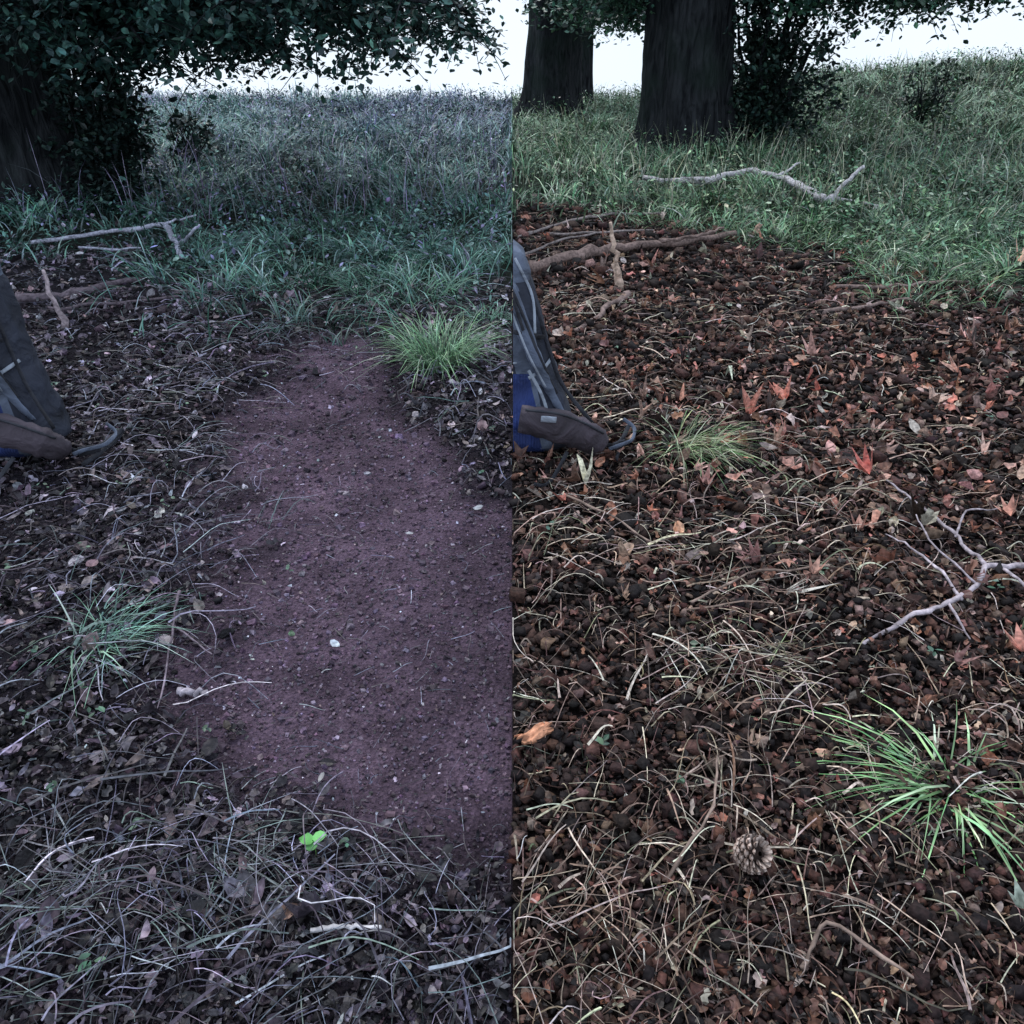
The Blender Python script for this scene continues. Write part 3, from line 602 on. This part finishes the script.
def backpack(ox, oy, lean, wb, wt, clip=None):
    root = empty('backpack'); gz = float(H(ox, oy))
    K, S = 60, 64
    zz = np.linspace(0, 1, K); a = np.arange(S)*2*np.pi/S
    Zm, Am = np.meshgrid(zz, a, indexing='ij')
    pinch = np.clip(np.minimum(Zm/.07, (1-Zm)/.09), 0, 1)**.5
    w = (wb+(wt-wb)*Zm)*(.25+.75*pinch); d = (.15-.04*Zm)*(.3+.7*pinch)
    e = .62
    cx = np.sign(np.cos(Am))*np.abs(np.cos(Am))**e; cy = np.sign(np.sin(Am))*np.abs(np.sin(Am))**e
    fold = .5-np.abs(fbm(Am*1.6+Zm*4+4, Zm*9-Am, 8)-.5)*4
    wr = 1+.045*fold*pinch+.10*(fbm(Am*2.2+4, Zm*6, 18)-.5)-.04*np.exp(-((Zm-.80)/.015)**2)-.04*np.exp(-((Zm-.42)/.012)**2)
    Xm = ox+lean*Zm+w*cx*wr; Ym = oy+.10*Zm+d*cy*wr; Zg = gz+.01+Zm*.84
    V = np.stack([Xm, Ym, Zg], -1).reshape(-1, 3)
    i = np.arange(K-1)[:, None]*S; j = np.arange(S)[None]; j2 = (j+1) % S
    F = np.stack([i+j, i+j2, i+S+j2, i+S+j], -1).reshape(-1, 4)
    fc = V[F].mean(1); fz = (fc[:, 2]-gz)/.85; rel = (fc[:, 0]-ox-lean*fz); fr = fc[:, 1] < oy+.1*fz
    mi = np.where(fr&(fz < .42)&(rel < .09), 1, 0)
    mi = np.where((rel > .125)&(fz < .8), 3, mi)
    mi = np.where(fr&(fz > .42)&(fz < .56)&(rel < .06), 3, mi)
    parts = [mk('body', V, F, None, None, root, True, mi, [F_grey, F_blue, F_pale, F_dark])]
    def pt(u, zf, off=.012):
        ww = (wb+(wt-wb)*zf); dd = .15-.04*zf
        return (ox+lean*zf+ww*u, oy+.10*zf-dd*(1-abs(u)**3.2)**.31-off, gz+.01+zf*.84)
    def strap(name, pts, r, flat, mat):
        pts = np.array(pts, float); n = len(pts); K2 = 6*(n-1)+1; t = np.linspace(0, n-1, K2); ii = np.minimum(t.astype(int), n-2); f = (t-ii)[:, None]
        P = pts[ii]*(1-f)+pts[ii+1]*f
        for _ in range(5): P[1:-1] = (P[:-2]+2*P[1:-1]+P[2:])/4
        rr = np.full(K2, r) if np.isscalar(r) else np.interp(t, range(n), r)
        rr = rr*(1+R.normal(0, .05, K2))
        P = np.vstack([P[:1], P, P[-1:]]); rr = np.r_[.001, rr, .001]
        V, F, _ = tubes(P, rr[None], 12, None, flat, ref=(0.02, -1, .05))
        parts.append(mk(name, V, F, None, mat, root, True))
    strap('shoulder_strap', [pt(.1, .93), pt(.40, .88, .03), pt(.55, .7, .05), pt(.66, .5, .045), pt(.8, .3, .03), pt(.9, .2, .01)], [.02, .030, .034, .028, .016, .01], .4, F_grey)
    strap('shoulder_strap_trim', [pt(.36, .86, .05), pt(.47, .7, .068), pt(.56, .52, .062), pt(.72, .36, .044)], .004, .6, F_pale)
    strap('shoulder_strap_edge', [pt(.52, .86, .05), pt(.66, .7, .066), pt(.76, .5, .06), pt(.88, .32, .04)], .006, .6, F_web)
    strap('shoulder_strap_far', [pt(-.1, .93), pt(-.45, .8, .03), pt(-.62, .5, .045), pt(-.8, .22, .02)], [.02, .033, .03, .012], .35, F_grey)
    strap('sternum_strap', [pt(-.85, .66, .01), pt(0, .63, .03), pt(.5, .61, .07), pt(.93, .56, .02)], .009, .3, F_web)
    strap('load_strap', [pt(.3, .97, .01), pt(.55, .80, .06), pt(.6, .62, .07)], .006, .4, F_web)
    strap('side_strap', [pt(.93, .8, .01), pt(.96, .55, .02), pt(.97, .35, .025), (ox+wb*1.15, oy-.12, gz+.16)], .008, .4, F_web)
    strap('side_strap_upper', [pt(.80, .9, .01), pt(.97, .74, .03), pt(.80, .60, .06)], .005, .4, F_pale)
    strap('side_compression_strap', [pt(.45, .40, .03), pt(.75, .43, .03), pt(.98, .46, .01)], .007, .4, F_pale)
    strap('dangling_strap', [pt(.5, .45, .07), pt(.62, .36, .08), pt(.66, .28, .10), pt(.5, .25, .09)], .006, .4, F_pale)
    strap('zip_line', [pt(-.8, .47, .006), pt(0, .45, .006), pt(.3, .46, .006)], .004, .6, F_pale)
    bx, by = ox+wb, oy
    strap('hip_belt', [(ox-.02, by-.19, gz+.21), (ox+wb*.55, by-.21, gz+.19), (bx+.0, by-.19, gz+.14), (bx+.055, by-.17, gz+.10), (bx+.085, by-.14, gz+.09)], [.055, .07, .064, .055, .028], .55, F_pad)
    strap('hip_belt_piping', [(ox, by-.225, gz+.26), (ox+wb*.55, by-.245, gz+.255), (bx+.0, by-.225, gz+.205), (bx+.07, by-.19, gz+.15)], .005, 1, F_web)
    strap('hip_belt_tag', [(ox+wb*.25, by-.25, gz+.235), (ox+wb*.5, by-.25, gz+.23)], .012, .3, F_pale)
    strap('hip_webbing', [(bx+.07, by-.15, gz+.09), (bx+.12, by-.12, gz+.06), (bx+.17, by-.04, gz+.06), (bx+.21, by+.06, gz+.09), (bx+.18, by+.02, gz+.045), (bx+.13, by-.17, gz+.03)], .010, .35, F_web)
    strap('hip_webbing_loop', [(bx+.10, by-.16, gz+.07), (bx+.15, by-.16, gz+.09), (bx+.20, by-.10, gz+.08), (bx+.22, by-.02, gz+.10), (bx+.17, by+.0, gz+.13)], .008, .4, F_grey)
    strap('loose_webbing', [(bx-.07, by-.25, gz+.10), (bx-.12, by-.32, gz+.03), (bx-.16, by-.40, gz+.03), (bx-.20, by-.42, gz+.05)], .008, .35, F_web)
    strap('buckle', [(bx+.115, by-.15, gz+.075), (bx+.145, by-.12, gz+.07), (bx+.17, by-.09, gz+.065)], [.018, .02, .015], .4, F_web)
    strap('lid', [pt(-.7, .93, -.02), pt(0, .95, -.01), pt(.7, .93, -.02)], [.05, .07, .05], .7, F_grey)
    if clip is not None:
        import bmesh
        for o in parts:
            bm = bmesh.new(); bm.from_mesh(o.data)
            g_ = bm.verts[:]+bm.edges[:]+bm.faces[:]
            r_ = bmesh.ops.bisect_plane(bm, geom=g_, plane_co=(clip, 0, 0), plane_no=(-1, 0, 0), clear_outer=True)
            ed = [e_ for e_ in r_['geom_cut'] if isinstance(e_, bmesh.types.BMEdge)]
            if ed: bmesh.ops.holes_fill(bm, edges=ed, sides=0)
            bm.to_mesh(o.data); bm.free()
backpack(.05, 3.02, -.20, .23, .17, clip=.004)
backpack(-1.99, 2.95, -.12, .21, .16)

# ---------------------------------------------------------------- sky, sun, camera
w = bpy.data.worlds.new('World'); scene.world = w; w.use_nodes = True
nt = w.node_tree; nt.nodes.clear(); N = nt.nodes.new; L = nt.links.new
o = N('ShaderNodeOutputWorld'); bg = N('ShaderNodeBackground'); sky = N('ShaderNodeTexSky'); sky.sky_type = 'NISHITA'; sky.sun_disc = False
EL, AZ = math.radians(60), math.radians(-30)
sky.sun_elevation = EL; sky.sun_rotation = AZ; sky.air_density = 1.0; sky.dust_density = .6; sky.ozone_density = 3.0
tc = N('ShaderNodeTexCoord'); sp = N('ShaderNodeSeparateXYZ'); mxn = N('ShaderNodeMath'); mxn.operation = 'MAXIMUM'; mxn.inputs[1].default_value = .05; cb = N('ShaderNodeCombineXYZ')
L(tc.outputs['Generated'], sp.inputs[0]); L(sp.outputs[0], cb.inputs[0]); L(sp.outputs[1], cb.inputs[1]); L(sp.outputs[2], mxn.inputs[0]); L(mxn.outputs[0], cb.inputs[2]); L(cb.outputs[0], sky.inputs[0])
cn = N('ShaderNodeTexNoise'); cn.inputs['Scale'].default_value = 2.5; cn.inputs['Detail'].default_value = 2; L(cb.outputs[0], cn.inputs['Vector'])
cr = N('ShaderNodeMapRange'); cr.inputs[1].default_value = .3; cr.inputs[2].default_value = .7; cr.inputs[3].default_value = 7.9; cr.inputs[4].default_value = 9.2; L(cn.outputs['Fac'], cr.inputs[0])
cl = N('ShaderNodeVectorMath'); cl.operation = 'SCALE'; cl.inputs[0].default_value = (.87, .98, 1.16); L(cr.outputs[0], cl.inputs['Scale'])
mxs = N('ShaderNodeMix'); mxs.data_type = 'RGBA'; mxs.inputs[0].default_value = .78; L(sky.outputs[0], mxs.inputs[6]); L(cl.outputs[0], mxs.inputs[7])
L(mxs.outputs[2], bg.inputs[0]); bg.inputs[1].default_value = .132; L(bg.outputs[0], o.inputs[0])
sd = bpy.data.lights.new('sun', 'SUN'); sd.energy = 1.5; sd.angle = math.radians(10); sd.color = (1, .97, .93)
so = bpy.data.objects.new('sun', sd); scene.collection.objects.link(so)
d = Vector((math.sin(AZ)*math.cos(EL), math.cos(AZ)*math.cos(EL), math.sin(EL)))
so.rotation_euler = d.to_track_quat('Z', 'Y').to_euler(); so.location = (0, 0, 20)
cam = bpy.data.cameras.new('camera'); co = bpy.data.objects.new('camera', cam); scene.collection.objects.link(co)
cam.sensor_width = 36; cam.lens = 28.26; cam.clip_start = .05; cam.clip_end = 2000
co.location = (0, 0, 1.4); co.rotation_euler = (math.radians(90-29.4), 0, 0)
scene.camera = co
scene.view_settings.view_transform = 'Standard'; scene.view_settings.look = 'None'; scene.view_settings.exposure = 0
print('verts', sum(len(m.vertices) for m in bpy.data.meshes))
